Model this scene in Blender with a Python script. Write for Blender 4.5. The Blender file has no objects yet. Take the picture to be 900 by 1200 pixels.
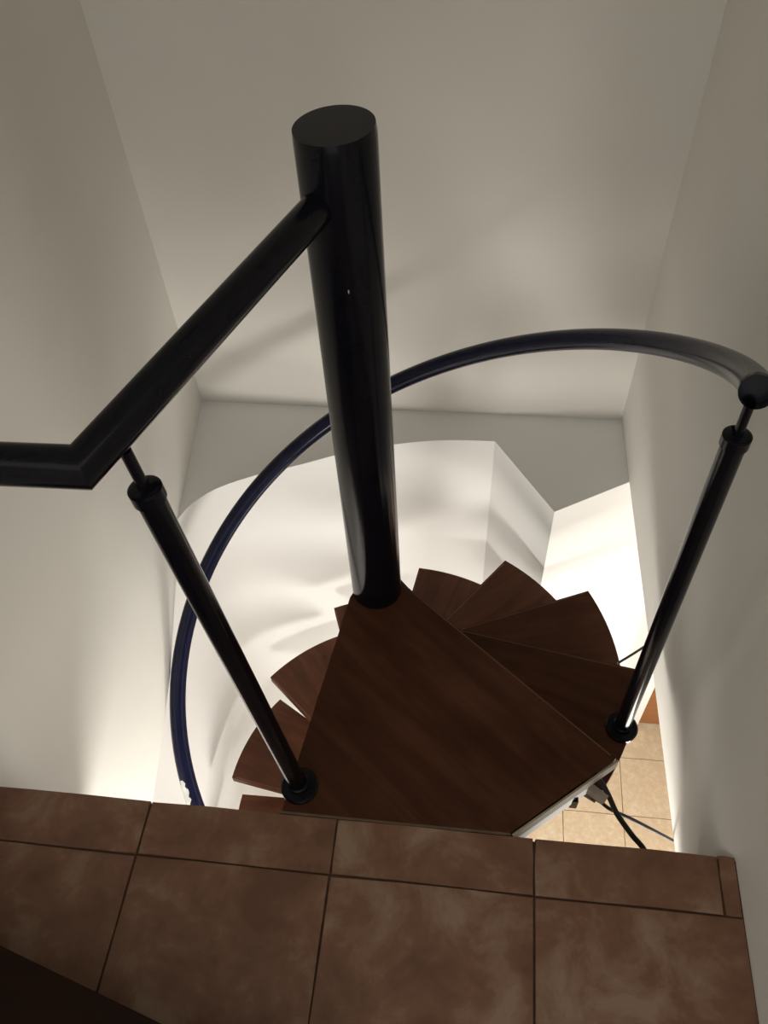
import bpy, bmesh, math, random
from mathutils import Vector, Matrix
random.seed(7)
S = bpy.context.scene
COL = S.collection
R = math.radians

# ------------------------------------------------------------------ camera
CAM_H, F_PX = 1.45, 976.0
yaw, pitch, roll = R(-9.455), R(51.36), R(4.07)
fw = Vector((math.sin(yaw)*math.cos(pitch), math.cos(yaw)*math.cos(pitch), -math.sin(pitch)))
rt = Vector((math.cos(yaw), -math.sin(yaw), 0))
dn = fw.cross(rt)
rt2 = math.cos(roll)*rt + math.sin(roll)*dn
dn2 = -math.sin(roll)*rt + math.cos(roll)*dn
cam = bpy.data.cameras.new('camera')
cam.sensor_fit = 'VERTICAL'
cam.sensor_height = 36.0
cam.lens = F_PX/1200*36.0
cam.clip_start = 0.02
camo = bpy.data.objects.new('camera', cam)
COL.objects.link(camo)
m = Matrix((( rt2.x, -dn2.x, -fw.x, 0), (rt2.y, -dn2.y, -fw.y, 0), (rt2.z, -dn2.z, -fw.z, CAM_H), (0, 0, 0, 1)))
camo.matrix_world = m
S.camera = camo

# ------------------------------------------------------------------ world, exposure
w = bpy.data.worlds.new('world')
S.world = w
w.use_nodes = True
bg = w.node_tree.nodes['Background']
bg.inputs[0].default_value = (1.0, 0.955, 0.87, 1)
bg.inputs[1].default_value = 0.46
S.view_settings.view_transform = 'Standard'
S.view_settings.look = 'None'
S.view_settings.exposure = 0.90
S.view_settings.gamma = 1.0
S.view_settings.use_curve_mapping = False

LAMPS = [((-0.28, 0.00, -0.44), 20.0, .13), ((1.00, 0.28, -1.75), 46.0, .36)]   # position, watts, bulb radius; second lamp added to lift the upper walls

# ------------------------------------------------------------------ materials
def mat(name):
    mt = bpy.data.materials.new(name); mt.use_nodes = True
    nt = mt.node_tree
    return mt, nt, nt.nodes['Principled BSDF']
def N(nt, typ, **kw):
    n = nt.nodes.new(typ)
    for k, v in kw.items(): setattr(n, k, v)
    return n
def ramp(nt, stops):
    r = N(nt, 'ShaderNodeValToRGB')
    e = r.color_ramp.elements
    e[0].position, e[0].color = stops[0][0], (*stops[0][1], 1)
    e[1].position, e[1].color = stops[-1][0], (*stops[-1][1], 1)
    for p, c in stops[1:-1]:
        x = e.new(p); x.color = (*c, 1)
    return r
def noise(nt, vec, scale, detail=4, rough=.55, dist=0):
    n = N(nt, 'ShaderNodeTexNoise')
    n.inputs['Scale'].default_value = scale; n.inputs['Detail'].default_value = detail
    n.inputs['Roughness'].default_value = rough; n.inputs['Distortion'].default_value = dist
    nt.links.new(vec, n.inputs['Vector']); return n
def bump(nt, bs, h, strength, dist=.002):
    b = N(nt, 'ShaderNodeBump'); b.inputs['Strength'].default_value = strength; b.inputs['Distance'].default_value = dist
    nt.links.new(h, b.inputs['Height']); nt.links.new(b.outputs[0], bs.inputs['Normal'])

def plaster(name, a, b):
    mt, nt, bs = mat(name)
    g = N(nt, 'ShaderNodeNewGeometry')
    n1 = noise(nt, g.outputs['Position'], 2.2, 3)
    r = ramp(nt, [(.3, a), (.7, b)]); nt.links.new(n1.outputs[0], r.inputs[0]); nt.links.new(r.outputs[0], bs.inputs['Base Color'])
    n2 = noise(nt, g.outputs['Position'], 9, 5, .5)
    bump(nt, bs, n2.outputs[0], .35, .006)
    bs.inputs['Roughness'].default_value = .72
    bs.inputs['Specular IOR Level'].default_value = .25
    return mt
def wood(name, dark, light, rough=.3):
    mt, nt, bs = mat(name)
    tc = N(nt, 'ShaderNodeTexCoord'); oi = N(nt, 'ShaderNodeObjectInfo')
    mp = N(nt, 'ShaderNodeMapping'); mp.inputs['Scale'].default_value = (1.6, 12, 12)
    ad = N(nt, 'ShaderNodeVectorMath', operation='ADD')
    nt.links.new(tc.outputs['Object'], mp.inputs['Vector'])
    nt.links.new(mp.outputs[0], ad.inputs[0])
    ml = N(nt, 'ShaderNodeVectorMath', operation='SCALE'); ml.inputs['Scale'].default_value = 31.0
    nt.links.new(oi.outputs['Random'], ml.inputs[0]); nt.links.new(ml.outputs[0], ad.inputs[1])
    n1 = noise(nt, ad.outputs[0], 2.2, 7, .6, .6)
    n2 = noise(nt, tc.outputs['Object'], 5, 3, .5)
    mx = N(nt, 'ShaderNodeMix'); mx.inputs[0].default_value = .4
    nt.links.new(n1.outputs[0], mx.inputs[2]); nt.links.new(n2.outputs[0], mx.inputs[3])
    r = ramp(nt, [(.3, dark), (.7, light)]); nt.links.new(mx.outputs[0], r.inputs[0])
    nt.links.new(r.outputs[0], bs.inputs['Base Color'])
    bump(nt, bs, n1.outputs[0], .12, .001)
    bs.inputs['Roughness'].default_value = rough
    bs.inputs['Specular IOR Level'].default_value = .12
    return mt
def paint(name, col, rough, spec=.22):
    mt, nt, bs = mat(name)
    g = N(nt, 'ShaderNodeNewGeometry')
    n1 = noise(nt, g.outputs['Position'], 30, 4)
    r = ramp(nt, [(.3, tuple(c*.8 for c in col)), (.7, tuple(c*1.2 for c in col))])
    nt.links.new(n1.outputs[0], r.inputs[0]); nt.links.new(r.outputs[0], bs.inputs['Base Color'])
    n2 = noise(nt, g.outputs['Position'], 45, 2)
    bump(nt, bs, n2.outputs[0], .06, .002)
    bs.inputs['Roughness'].default_value = rough
    bs.inputs['Specular IOR Level'].default_value = spec
    return mt
def stone(name, c1, c2, c3, rough, scale=7, warp=.8, per=.12):
    mt, nt, bs = mat(name)
    g = N(nt, 'ShaderNodeNewGeometry'); oi = N(nt, 'ShaderNodeObjectInfo')
    ml = N(nt, 'ShaderNodeVectorMath', operation='SCALE'); ml.inputs['Scale'].default_value = 17.0
    nt.links.new(oi.outputs['Random'], ml.inputs[0])
    ad = N(nt, 'ShaderNodeVectorMath', operation='ADD')
    nt.links.new(g.outputs['Position'], ad.inputs[0]); nt.links.new(ml.outputs[0], ad.inputs[1])
    n1 = noise(nt, ad.outputs[0], scale, 9, .62, warp)
    r = ramp(nt, [(.36, c1), (.52, c2), (.66, c3)]); nt.links.new(n1.outputs[0], r.inputs[0])
    nt.links.new(r.outputs[0], bs.inputs['Base Color'])
    n2 = noise(nt, ad.outputs[0], scale*4, 6, .6)
    bump(nt, bs, n2.outputs[0], .2, .002)
    bs.inputs['Roughness'].default_value = rough
    return mt

M = {}
M['plaster'] = plaster('upper_plaster', (.79, .77, .725), (.83, .81, .765))
M['white'] = plaster('white_plaster', (.82, .815, .80), (.85, .845, .83))
M['wood'] = wood('dark_stained_wood', (.032, .0112, .0058), (.115, .045, .023), .42)
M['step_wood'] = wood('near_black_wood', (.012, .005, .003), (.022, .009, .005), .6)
M['door_wood'] = wood('warm_brown_wood', (.22, .085, .032), (.34, .15, .06), .4)
M['highlight'] = wood('brown_edge_highlight', (.10, .05, .030), (.20, .11, .07), .5)  # lighter brown for the highlights painted along tread edges
M['raw_wood'] = wood('raw_board_edge', (.30, .24, .17), (.42, .35, .26), .7)
M['black'] = paint('glossy_black_paint', (.006, .006, .010), .17)
M['navy'] = paint('glossy_navy_paint', (.008, .009, .030), .22)
M['steel'] = paint('grey_steel', (.085, .083, .078), .55)
M['rubber'] = paint('grey_cable_sheath', (.055, .05, .047), .55)
M['pvc'] = paint('pale_plastic', (.48, .40, .34), .6)
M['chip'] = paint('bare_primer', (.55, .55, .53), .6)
M['terracotta'] = stone('rustic_floor_tile', (.17, .079, .045), (.235, .118, .070), (.34, .225, .155), .5, 9.5, .3)
M['grout'] = paint('dark_grout', (.085, .048, .030), .85)
M['mortar'] = paint('tan_mortar', (.17, .12, .08), .9)
M['cream'] = stone('cream_floor_tile', (.50, .385, .255), (.545, .43, .295), (.60, .50, .365), .4, 34, .4)
M['cream_grout'] = paint('brown_grout', (.30, .21, .13), .85)
M['brass'] = paint('dull_metal', (.35, .30, .2), .35)

# ------------------------------------------------------------------ mesh helpers
def finish(name, bm, material, parent=None, sharp=35, loc=None):
    bmesh.ops.recalc_face_normals(bm, faces=bm.faces)
    for f in bm.faces: f.smooth = True
    for e in bm.edges:
        e.smooth = not (len(e.link_faces) != 2 or e.calc_face_angle(0) > R(sharp))
    me = bpy.data.meshes.new(name)
    bm.to_mesh(me); bm.free()
    me.materials.append(M[material])
    o = bpy.data.objects.new(name, me)
    COL.objects.link(o)
    if parent is not None: o.parent = parent
    if loc is not None: o.location = loc
    return o
def struct(o, **kw):
    o['kind'] = 'structure'
    for k, v in kw.items(): o[k] = v
    return o
def tag(o, label, cat, group=None):
    o['label'] = label; o['category'] = cat
    if group: o['group'] = group
    return o
def empty(name, loc):
    o = bpy.data.objects.new(name, None); COL.objects.link(o); o.location = loc
    o.empty_display_size = .1
    return o
def bevel(bm, w, seg=2, ang=30):
    es = [e for e in bm.edges if len(e.link_faces) == 2 and e.calc_face_angle(0) > R(ang)]
    bmesh.ops.bevel(bm, geom=es, offset=w, segments=seg, profile=.5, affect='EDGES', clamp_overlap=True)
def prism(pts, z0, z1, bm=None):
    bm = bm or bmesh.new()
    b = [bm.verts.new((x, y, z0)) for x, y in pts]
    t = [bm.verts.new((x, y, z1)) for x, y in pts]
    bm.faces.new(b[::-1]); bm.faces.new(t)
    n = len(pts)
    for i in range(n):
        j = (i+1) % n
        bm.faces.new((b[i], b[j], t[j], t[i]))
    return bm
def box(x0, x1, y0, y1, z0, z1, bm=None):
    return prism([(x0, y0), (x1, y0), (x1, y1), (x0, y1)], z0, z1, bm)
def tube(path, rad, seg=20, bm=None, caps=True):
    """sweep a circle along a polyline; rad may be a number or a list"""
    bm = bm or bmesh.new()
    P = [Vector(p) for p in path]
    n = len(P)
    tan = []
    for i in range(n):
        a = P[max(i-1, 0)]; b = P[min(i+1, n-1)]
        if 0 < i < n-1:
            t = (P[i]-a).normalized() + (b-P[i]).normalized()
        else: t = b-a
        tan.append(t.normalized())
    up = Vector((0, 0, 1)) if abs(tan[0].z) < .9 else Vector((1, 0, 0))
    u = tan[0].cross(up).normalized()
    rings = []
    for i in range(n):
        u = (u - tan[i]*u.dot(tan[i])).normalized()
        v = tan[i].cross(u)
        k = 1.0
        ru = rad[i] if isinstance(rad, (list, tuple)) else rad
        ring = []
        for s in range(seg):
            a = 2*math.pi*s/seg
            d = u*math.cos(a)+v*math.sin(a)
            # mitre: stretch in the bend plane
            if 0 < i < n-1:
                d1 = (P[i]-P[i-1]).normalized()
                q = d1.dot(tan[i])
                off = d*ru
                bn = (P[i+1]-P[i]).normalized() - d1
                if bn.length > 1e-4:
                    bn.normalize()
                    comp = off.dot(bn)
                    off = off + bn*comp*(1/max(q, .3)-1)
                ring.append(bm.verts.new(P[i]+off))
            else:
                ring.append(bm.verts.new(P[i]+d*ru))
        rings.append(ring)
    for i in range(n-1):
        for s in range(seg):
            t = (s+1) % seg
            bm.faces.new((rings[i][s], rings[i][t], rings[i+1][t], rings[i+1][s]))
    if caps:
        bm.faces.new(rings[0][::-1]); bm.faces.new(rings[-1])
    return bm
def smooth_path(pts, n=10):
    P = [Vector(p) for p in pts]; out = []
    for i in range(len(P)-1):
        p0 = P[max(i-1, 0)]; p1 = P[i]; p2 = P[i+1]; p3 = P[min(i+2, len(P)-1)]
        for k in range(n):
            t = k/n
            out.append(.5*((2*p1)+(p2-p0)*t+(2*p0-5*p1+4*p2-p3)*t*t+(3*p1-p0-3*p2+p3)*t**3))
    out.append(P[-1]); return out
def lerp_tab(tab, x):
    if x <= tab[0][0]: return tab[0][1]
    for (a, b), (c, d) in zip(tab, tab[1:]):
        if x <= c: return b+(d-b)*(x-a)/(c-a)
    return tab[-1][1]

# ------------------------------------------------------------------ numbers of the place (metres; upper floor at z = 0)
CX, CY = -0.183, 0.941            # axis of the spiral
RT, RISE = 0.567, 0.1845          # tread radius, rise
ZL = -0.30                        # ledge = underside level of the upper slab
ZF = -16*RISE                     # lower floor
YB = 1.77                         # upper back wall
EDGE = 0.463                      # edge of the upper floor
ZTOP = 2.55
def pol(r, a, z=None):
    x, y = CX+r*math.cos(R(a)), CY+r*math.sin(R(a))
    return (x, y) if z is None else (x, y, z)

# ------------------------------------------------------------------ the upper shell
o = finish('wall_back', box(-1.0, .75, YB, YB+.14, ZL-.05, ZTOP), 'plaster'); struct(o)

ZC = [(.40, -.545), (.46, -.54), (.648, -.519), (.80, -.502), (.944, -.477), (1.03, -.440), (1.127, -.398), (1.25, -.352), (1.365, -.318), (1.5, -.305), (1.80, -.30)]
bm = bmesh.new()
ys = [.40+(1.80-.40)*i/28 for i in range(29)]
zt = [0, .12, .25, .4, .55, .7, .85, 1.0]
grid, back = [], []
for y in ys:
    zc = lerp_tab(ZC, y); xb = -.831+.1*(1.77-y)
    col, cb = [], []
    for t in zt:
        z = zc*(1-t); s = 1-t; s = s*s*(3-2*s)
        x = -.84+(xb+.84)*s
        col.append(bm.verts.new((x, y, z)))
    col.append(bm.verts.new((-.84, y, ZTOP)))
    cb = [bm.verts.new((-1.3, y, zc)), bm.verts.new((-1.3, y, ZTOP))]
    grid.append(col); back.append(cb)
for i in range(len(ys)-1):
    a, b = grid[i], grid[i+1]
    for k in range(len(a)-1): bm.faces.new((a[k], b[k], b[k+1], a[k+1]))
    A, B = back[i], back[i+1]
    bm.faces.new((A[0], A[1], B[1], B[0]))
    bm.faces.new((a[0], A[0], B[0], b[0]))
    bm.faces.new((a[-1], b[-1], B[1], A[1]))
for i in (0, -1):
    bm.faces.new(grid[i]+[back[i][1], back[i][0]])
o = finish('wall_left', bm, 'plaster', sharp=50); struct(o)
o = finish('wall_left_landing', box(-1.3, -.84, -1.6, .40, -.30, ZTOP), 'plaster'); struct(o)

bm = prism([(.420, 1.80), (.449, EDGE+.022), (.467, EDGE+.003), (.467, -1.6), (.62, -1.6), (.62, 1.80)], ZL, ZTOP)
bevel(bm, .006, 3)
o = finish('wall_right', bm, 'plaster', sharp=60); struct(o)

o = finish('ceiling', box(-1.3, .75, .0, YB+.14, ZTOP, ZTOP+.1), 'plaster'); struct(o)

# upper floor: slab with one object for each tile
slab = finish('floor', box(-1.3, .50, -1.6, EDGE-.004, -.30, -.0038), 'grout'); struct(slab)
xs = [-1.20, -.865, -.530, -.196, .139, .4665]
yr = [.372, .037, -.298, -.633]
def tile(x0, x1, y0, y1, ztop, th, mt, parent, gap=.0018, jig=.0009):
    g = gap
    j = lambda: random.uniform(-jig, jig)
    pts = []
    for (ax, ay, bx, by) in ((x0+g, y0+g, x1-g, y0+g), (x1-g, y0+g, x1-g, y1-g), (x1-g, y1-g, x0+g, y1-g), (x0+g, y1-g, x0+g, y0+g)):
        pts.append((ax+j(), ay+j()))
        pts.append(((ax*2+bx)/3+j(), (ay*2+by)/3+j())); pts.append(((ax+bx*2)/3+j(), (ay+by*2)/3+j()))
    bm = prism(pts, -th, 0)
    top = [e for e in bm.edges if all(v.co.z > -1e-6 for v in e.verts)]
    bmesh.ops.bevel(bm, geom=top, offset=.0016, segments=1, affect='EDGES')
    o = finish('tile', bm, mt, parent, sharp=40)
    o.location = (0, 0, ztop)
    return o
for i in range(5):
    x0, x1 = xs[i], xs[i+1]
    if i == 4:
        tile(x0, .438, yr[0], EDGE+.002, random.uniform(-.0008, .0006), .012, 'terracotta', slab)
        tile(.438, x1, yr[0], EDGE+.002, -.0015, .012, 'terracotta', slab, .0012)
    else:
        tile(x0, x1, yr[0], EDGE+.002, random.uniform(-.0008, .0006), .012, 'terracotta', slab)
    for r in range(3):
        y1 = yr[r] if not (i == 4 and r == 0) else yr[r]
        if i == 4 and r == 0:
            tile(x0, .4665, yr[1], yr[0], -.001, .012, 'terracotta', slab)
        else:
            tile(x0, x1, yr[r+1], yr[r], random.uniform(-.0008, .0006), .012, 'terracotta', slab)

# ------------------------------------------------------------------ the lower storey
left = [(-.80, -1.6), (-.80, .60)]
left += [pol(r, a) for r, a in ((.655, 205), (.650, 195), (.650, 185), (.652, 175), (.665, 165), (.690, 155))]
ledge = [(-.776, 1.339), (-.742, 1.393), (-.692, 1.437), (-.604, 1.485), (-.49, 1.531), (-.375, 1.582), (-.232, 1.628), (-.087, 1.655), (.059, 1.661)]
crv = [Vector((x, y, 0)) for x, y in left[2:]+ledge]
crv = [(p.x, p.y) for p in smooth_path(crv, 4)]
pts = left[:2]+crv+[(.223, 1.414), (.223, 2.45), (-1.35, 2.45), (-1.35, -1.6)]
o = finish('wall_lower_left', prism(pts, ZF-.05, ZL), 'white', sharp=25); struct(o)
pts = [(.223, 1.414), (.639, 1.659), (.92, 2.12), (3.0, 2.12), (3.0, 2.45), (.223, 2.45)]
o = finish('wall_lower_back', prism(pts, ZF-.05, ZL), 'white', sharp=25); struct(o)
o = finish('wall_lower_right', box(2.9, 3.05, -1.6, 2.2, ZF-.05, ZL+.1), 'white'); struct(o)
o = finish('wall_lower_front', box(-1.35, 3.05, -1.7, -1.55, ZF-.05, ZL+.1), 'white'); struct(o)
o = finish('ceiling_lower', box(.56, 3.05, -1.6, 2.45, ZL, ZL+.1), 'white'); struct(o)
low = finish('floor_lower', box(-1.3, 3.0, -1.6, 2.4, ZF-.08, ZF-.010), 'cream_grout'); struct(low)
px, py = .3085, .312
for i in range(-3, 5):
    for j in range(-4, 3):
        x0 = .879+(i-1)*px; y0 = 1.567+(j-1)*py
        tile(x0, x0+px, y0, min(y0+py, 2.10), ZF, .012, 'cream', low, .0016, .0004)

# brown wooden door in the lower room
d = finish('door_1', box(.99, 1.77, 2.085, 2.125, ZF+.012, ZF+2.02), 'door_wood'); struct(d)
for x0, x1, z0, z1 in ((.93, .99, 0, 2.08), (1.77, 1.83, 0, 2.08), (.93, 1.83, 2.02, 2.08)):
    bm = box(x0, x1, 2.075, 2.14, ZF+z0, ZF+z1); bevel(bm, .004, 1)
    finish('door_frame', bm, 'white', d)
for z0, z1 in ((.15, .95), (1.1, 1.9)):
    bm = box(1.10, 1.66, 2.077, 2.09, ZF+z0, ZF+z1); bevel(bm, .006, 1); finish('door_panel', bm, 'door_wood', d)
bm = tube([(1.70, 2.085, ZF+1.0), (1.70, 2.03, ZF+1.0), (1.60, 2.03, ZF+1.0)], .009, 12); finish('door_handle', bm, 'brass', d)

# unseen lamps in the lower room; canopies and cords are added dressing
for (lx, ly, lz), watts, rad in LAMPS:
    lamp = empty('unseen_lamp', (lx, ly, ZL))
    bm = tube([(0, 0, 0), (0, 0, -.02), (0, 0, -.03)], [.06, .06, .03], 24); finish('canopy', bm, 'white', lamp)
    bm = tube([(0, 0, -.025), (0, 0, lz-ZL+.06)], .004, 10); finish('cord', bm, 'rubber', lamp)
    tag(lamp, 'unseen bulb on an added %s cord in the room below' % ('long' if lz < -1 else 'short'), 'lamp', 'unseen lamps in the room below')
    ld = bpy.data.lights.new('unseen_lamp_bulb', 'POINT'); ld.energy = watts; ld.color = (1.0, .96, .885); ld.shadow_soft_size = rad
    lo = bpy.data.objects.new('unseen_lamp_bulb', ld); COL.objects.link(lo); lo.location = (lx, ly, lz)

# ------------------------------------------------------------------ the spiral staircase
st = empty('spiral_staircase', (CX, CY, ZF))
tag(st, 'dark wooden spiral staircase with glossy black centre pole and navy handrail', 'staircase')
B = Vector((CX, CY, ZF))
def rel(o): o.location = -B; return o     # meshes are written in world coordinates

bm = tube([(CX, CY, ZF), (CX, CY, .965), (CX-.0006, CY, .9765)], [.0505, .0505, .0495], 64)
pole = rel(finish('pole', bm, 'black', st, sharp=50))
LEAN = Matrix.Identity(3)

def tread_bm(a0, a1, z, th=.032):
    """wedge from trailing angle a0 to leading angle a1, hub end straddling the pole"""
    hub = .056
    pts = [pol(hub, a1+90)]
    n = 14
    arc = [a0+(a1-a0)*i/n for i in range(n+1)]
    pts = [pol(hub, a0-90)] + [pol(RT, a) for a in arc] + [pol(hub, a1+90), pol(hub*1.0, (a0+a1)/2+180)]
    bm = prism(pts, z-th, z)
    bevel(bm, .0045, 3, 40)
    return bm
DTH = {1: -.93, 2: 2.42, 3: 2.21, 4: .01, 5: -.53, 6: -2.35, 7: -.84}
lead = lambda k: -33.5+30.06*k+DTH.get(k, 0) if k else -34.5
for k in range(1, 16):
    a0, a1 = lead(k-1)-1.0, lead(k)
    z = -RISE*k
    bm = tread_bm(a0, a1, z)
    am = (a0+a1)/2
    # turn into local axes so the grain follows the tread
    rot = Matrix.Rotation(-R(am), 4, 'Z'); tr = Matrix.Translation((-CX, -CY, -z))
    bm.transform(rot @ tr)
    t = finish('tread', bm, 'wood', st, sharp=12)
    t.location = Vector((CX, CY, z))-B; t.rotation_euler.z = R(am)
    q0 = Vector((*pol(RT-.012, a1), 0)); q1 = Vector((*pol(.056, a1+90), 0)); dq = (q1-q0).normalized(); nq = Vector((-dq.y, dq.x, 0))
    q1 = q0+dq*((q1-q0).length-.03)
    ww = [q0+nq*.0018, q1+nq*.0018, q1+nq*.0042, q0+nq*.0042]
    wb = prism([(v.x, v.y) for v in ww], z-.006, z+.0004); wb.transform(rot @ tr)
    finish('edge_highlight', wb, 'highlight', t)  # pale strip paints the light caught by the leading edge
    bb = box(.045, .40, -.02, .02, -.058, -.033); bevel(bb, .002, 1)
    finish('support_arm', bb, 'black', t)
    bb = tube([(0, 0, -.06), (0, 0, -.030)], .062, 32); finish('hub_collar', bb, 'black', t)

# top platform
land = [(-.296, EDGE+.006), (.100, EDGE+.006), (.284, .617), (-.118, .948), (-.140, .972), (-.180, .985), (-.215, .965), (-.236, .915)]
bm = prism(land, -.034, -.001); bevel(bm, .0035, 3, 30)
bm.transform(Matrix.Rotation(R(40), 4, 'Z') @ Matrix.Translation((-CX, -CY, 0)))
top = finish('top_platform', bm, 'wood', st, sharp=12)
top.location = Vector((CX, CY, 0))-B; top.rotation_euler.z = R(-40)
TI = (Matrix.Rotation(R(40), 4, 'Z') @ Matrix.Translation((-CX, -CY, 0)))
e0 = Vector((.102, EDGE+.004, 0)); e1 = Vector((.2865, .615, 0)); dr = (e1-e0).normalized(); nr = Vector((dr.y, -dr.x, 0))
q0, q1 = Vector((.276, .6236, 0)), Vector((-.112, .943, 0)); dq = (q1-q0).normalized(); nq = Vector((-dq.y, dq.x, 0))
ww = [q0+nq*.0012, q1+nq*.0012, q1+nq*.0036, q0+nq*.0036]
wb = prism([(v.x, v.y) for v in ww], -.007, -.0006); wb.transform(TI); finish('edge_highlight', wb, 'highlight', top)  # same painted highlight along the platform's right edge
def strip(a, b, w, z0, z1, off=0.0):
    p = [a+nr*off, b+nr*off, b+nr*(off+w), a+nr*(off+w)]
    return prism([(v.x, v.y) for v in p], z0, z1)
bm = strip(e0, e1, .0035, -.034, -.0015); bm.transform(TI)
o = finish('edge_band', bm, 'raw_wood', top); o['label'] = 'pale raw edge of the platform board'
bm = strip(e0-dr*.02, e0+dr*.175, .004, -.075, -.036, -.002); strip(e0-dr*.02, e0+dr*.175, .035, -.040, -.036, -.035).to_mesh(bpy.data.meshes.new('tmp'))
bm2 = strip(e0-dr*.02, e0+dr*.175, .035, -.041, -.036, -.035)
me = bpy.data.meshes.new('bracket_tmp'); bm2.to_mesh(me); bm2.free(); bm.from_mesh(me); bpy.data.meshes.remove(me)
bm.transform(TI); finish('steel_angle', bm, 'steel', top)
bm = box(.211, .224, .553, .566, -.092, -.060); bevel(bm, .002, 1); bm.transform(TI); finish('bolt_head', bm, 'black', top)
bm = prism([(-.30, EDGE+.0015), (.10, EDGE+.0015), (.10, EDGE+.0065), (-.30, EDGE+.0065)], -.02, -.0025)
bm.transform(TI); o = finish('mortar_joint', bm, 'mortar', top); o['label'] = 'tan mortar joint along the tile edge'

# handrail: helix
sl = RISE/30.06
def hz(a): return .636-sl*a
path = []
a = -20.5
while a <= 252:
    path.append(pol(.540, a, hz(a))); a += 2.5
hbm = tube(path, .0205, 24)
end = min(hbm.faces, key=lambda f: -len(f.verts)*100 + (f.calc_center_median()-Vector(path[0])).length)
r_ = bmesh.ops.inset_region(hbm, faces=[end], thickness=.0022)
t0 = (Vector(path[1])-Vector(path[0])).normalized()
bmesh.ops.translate(hbm, verts=list(end.verts), vec=t0*.05)
hr = rel(finish('handrail', hbm, 'navy', st, sharp=60))
hr['label'] = 'navy blue curved handrail'
# bare patch where the paint has come off
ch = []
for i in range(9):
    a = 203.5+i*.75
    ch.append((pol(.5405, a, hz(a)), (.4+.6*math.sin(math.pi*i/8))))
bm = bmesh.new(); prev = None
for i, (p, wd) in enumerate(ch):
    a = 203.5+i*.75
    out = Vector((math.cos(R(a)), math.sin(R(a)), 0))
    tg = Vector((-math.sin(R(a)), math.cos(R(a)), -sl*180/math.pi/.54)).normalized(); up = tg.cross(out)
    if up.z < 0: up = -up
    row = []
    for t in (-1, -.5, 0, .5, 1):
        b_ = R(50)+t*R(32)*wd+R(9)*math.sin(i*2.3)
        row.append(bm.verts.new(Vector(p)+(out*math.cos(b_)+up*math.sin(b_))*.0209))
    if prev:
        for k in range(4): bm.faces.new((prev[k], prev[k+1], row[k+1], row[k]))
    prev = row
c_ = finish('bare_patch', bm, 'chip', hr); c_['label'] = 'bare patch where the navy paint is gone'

# straight guard rail from the pole to the floor edge, mitred, on to the left wall
gz = .882
g0 = Vector((CX-.02, CY-.035, gz+.012)); g1 = Vector((-.3625, .480, gz)); g2 = Vector((-.838, .472, gz))
gr = rel(finish('guard_rail', tube([g0, g1, g2], .0212, 28), 'black', st, sharp=40))
for par, (x, y, z), sz in ((pole, (-.1745, .8912, .780), (.0012, .0008, .0035)), (gr, (-.2917, .6215, .897), (.0014, .0014, .0014))):
    bm = bmesh.new(); bmesh.ops.create_icosphere(bm, subdivisions=1, radius=1.0)
    bm.transform(Matrix.Translation((x, y, z)) @ Matrix.Diagonal((*sz, 1)))
    k_ = finish('paint_chip', bm, 'chip', par); k_['label'] = 'tiny pale paint chip'
def baluster(base, topp, flange_z):
    b0, b1 = Vector(base), Vector(topp)
    dv = b1-b0; L = dv.length; dv.normalize()
    pin = .055
    o = rel(finish('baluster', tube([b0, b1-dv*pin], .0158, 24), 'black', st, sharp=50))
    finish('pin', tube([b1-dv*(pin+.01), b1], .0065, 14), 'black', o)
    finish('collar', tube([b1-dv*(pin+.018), b1-dv*(pin+.002), b1-dv*(pin-.002)], [.0185, .0185, .012], 24), 'black', o)
    zz = lambda h: b0+Vector((0, 0, h))
    finish('base_flange', tube([zz(0), zz(.0055), zz(.0085), zz(.0095), zz(.020), zz(.022)], [.033, .033, .030, .0195, .0185, .016], 36), 'black', o, sharp=30)
    return o
baluster((-.272, .514, -.001), (-.338, .520, gz-.018), 0)
b0 = (.334, .761, -RISE)
baluster(b0, (.325, .762, hz(-19.2)-.018), 0)

# ------------------------------------------------------------------ cables by the platform
def cable(pts, rad, label, mt='rubber'):
    o = finish('cable', tube(smooth_path(pts, 8), rad, 10), mt)
    tag(o, label, 'cable', 'cables by the top platform')
    return o
cable([(.254, .578, -.098), (.270, .574, -.104), (.291, .566, -.117), (.333, .571, -.165), (.385, .577, -.230), (.448, .587, -.317)], .0034, 'thin grey cable crossing from the platform to the foot of the right wall')
cable([(.222, .588, -.058), (.243, .603, -.050), (.262, .598, -.058), (.280, .580, -.078), (.300, .556, -.108), (.330, .532, -.140), (.360, .510, -.170), (.385, .480, -.25), (.395, .430, -.40)], .0052, 'thick grey cable dropping out of sight behind the floor edge')
cable([(.419, 1.006, -.266), (.385, .973, -.250), (.347, .939, -.2365)], .0030, 'short dark cable between the right wall and the second tread')
bm = box(-.024, .024, -.007, .007, -.011, .011); bevel(bm, .002, 1)
o = finish('cable_clip', bm, 'pvc'); o.location = (.256, .583, -.082); o.rotation_euler = (0, R(8), R(-32))
tag(o, 'pale plastic cable block hanging under the platform corner', 'cable block')

# ------------------------------------------------------------------ dark wooden step at the near left
stp = empty('wooden_step', (-.6, .0, 0))
tag(stp, 'near black wooden step on the tiles at the near left', 'step')
z1 = .16
A = Vector((-.631, .190, 0)); Bv = Vector((-.371, .120, 0)); dd = (Bv-A).normalized(); nn = Vector((dd.y, -dd.x, 0))
p0 = A-dd*.20; p1 = Bv+dd*.25
def quad(i0, i1, w0, w1): return [(v.x+.6, v.y) for v in (i0+nn*w0, i0+nn*w1, i1+nn*w1, i1+nn*w0)]
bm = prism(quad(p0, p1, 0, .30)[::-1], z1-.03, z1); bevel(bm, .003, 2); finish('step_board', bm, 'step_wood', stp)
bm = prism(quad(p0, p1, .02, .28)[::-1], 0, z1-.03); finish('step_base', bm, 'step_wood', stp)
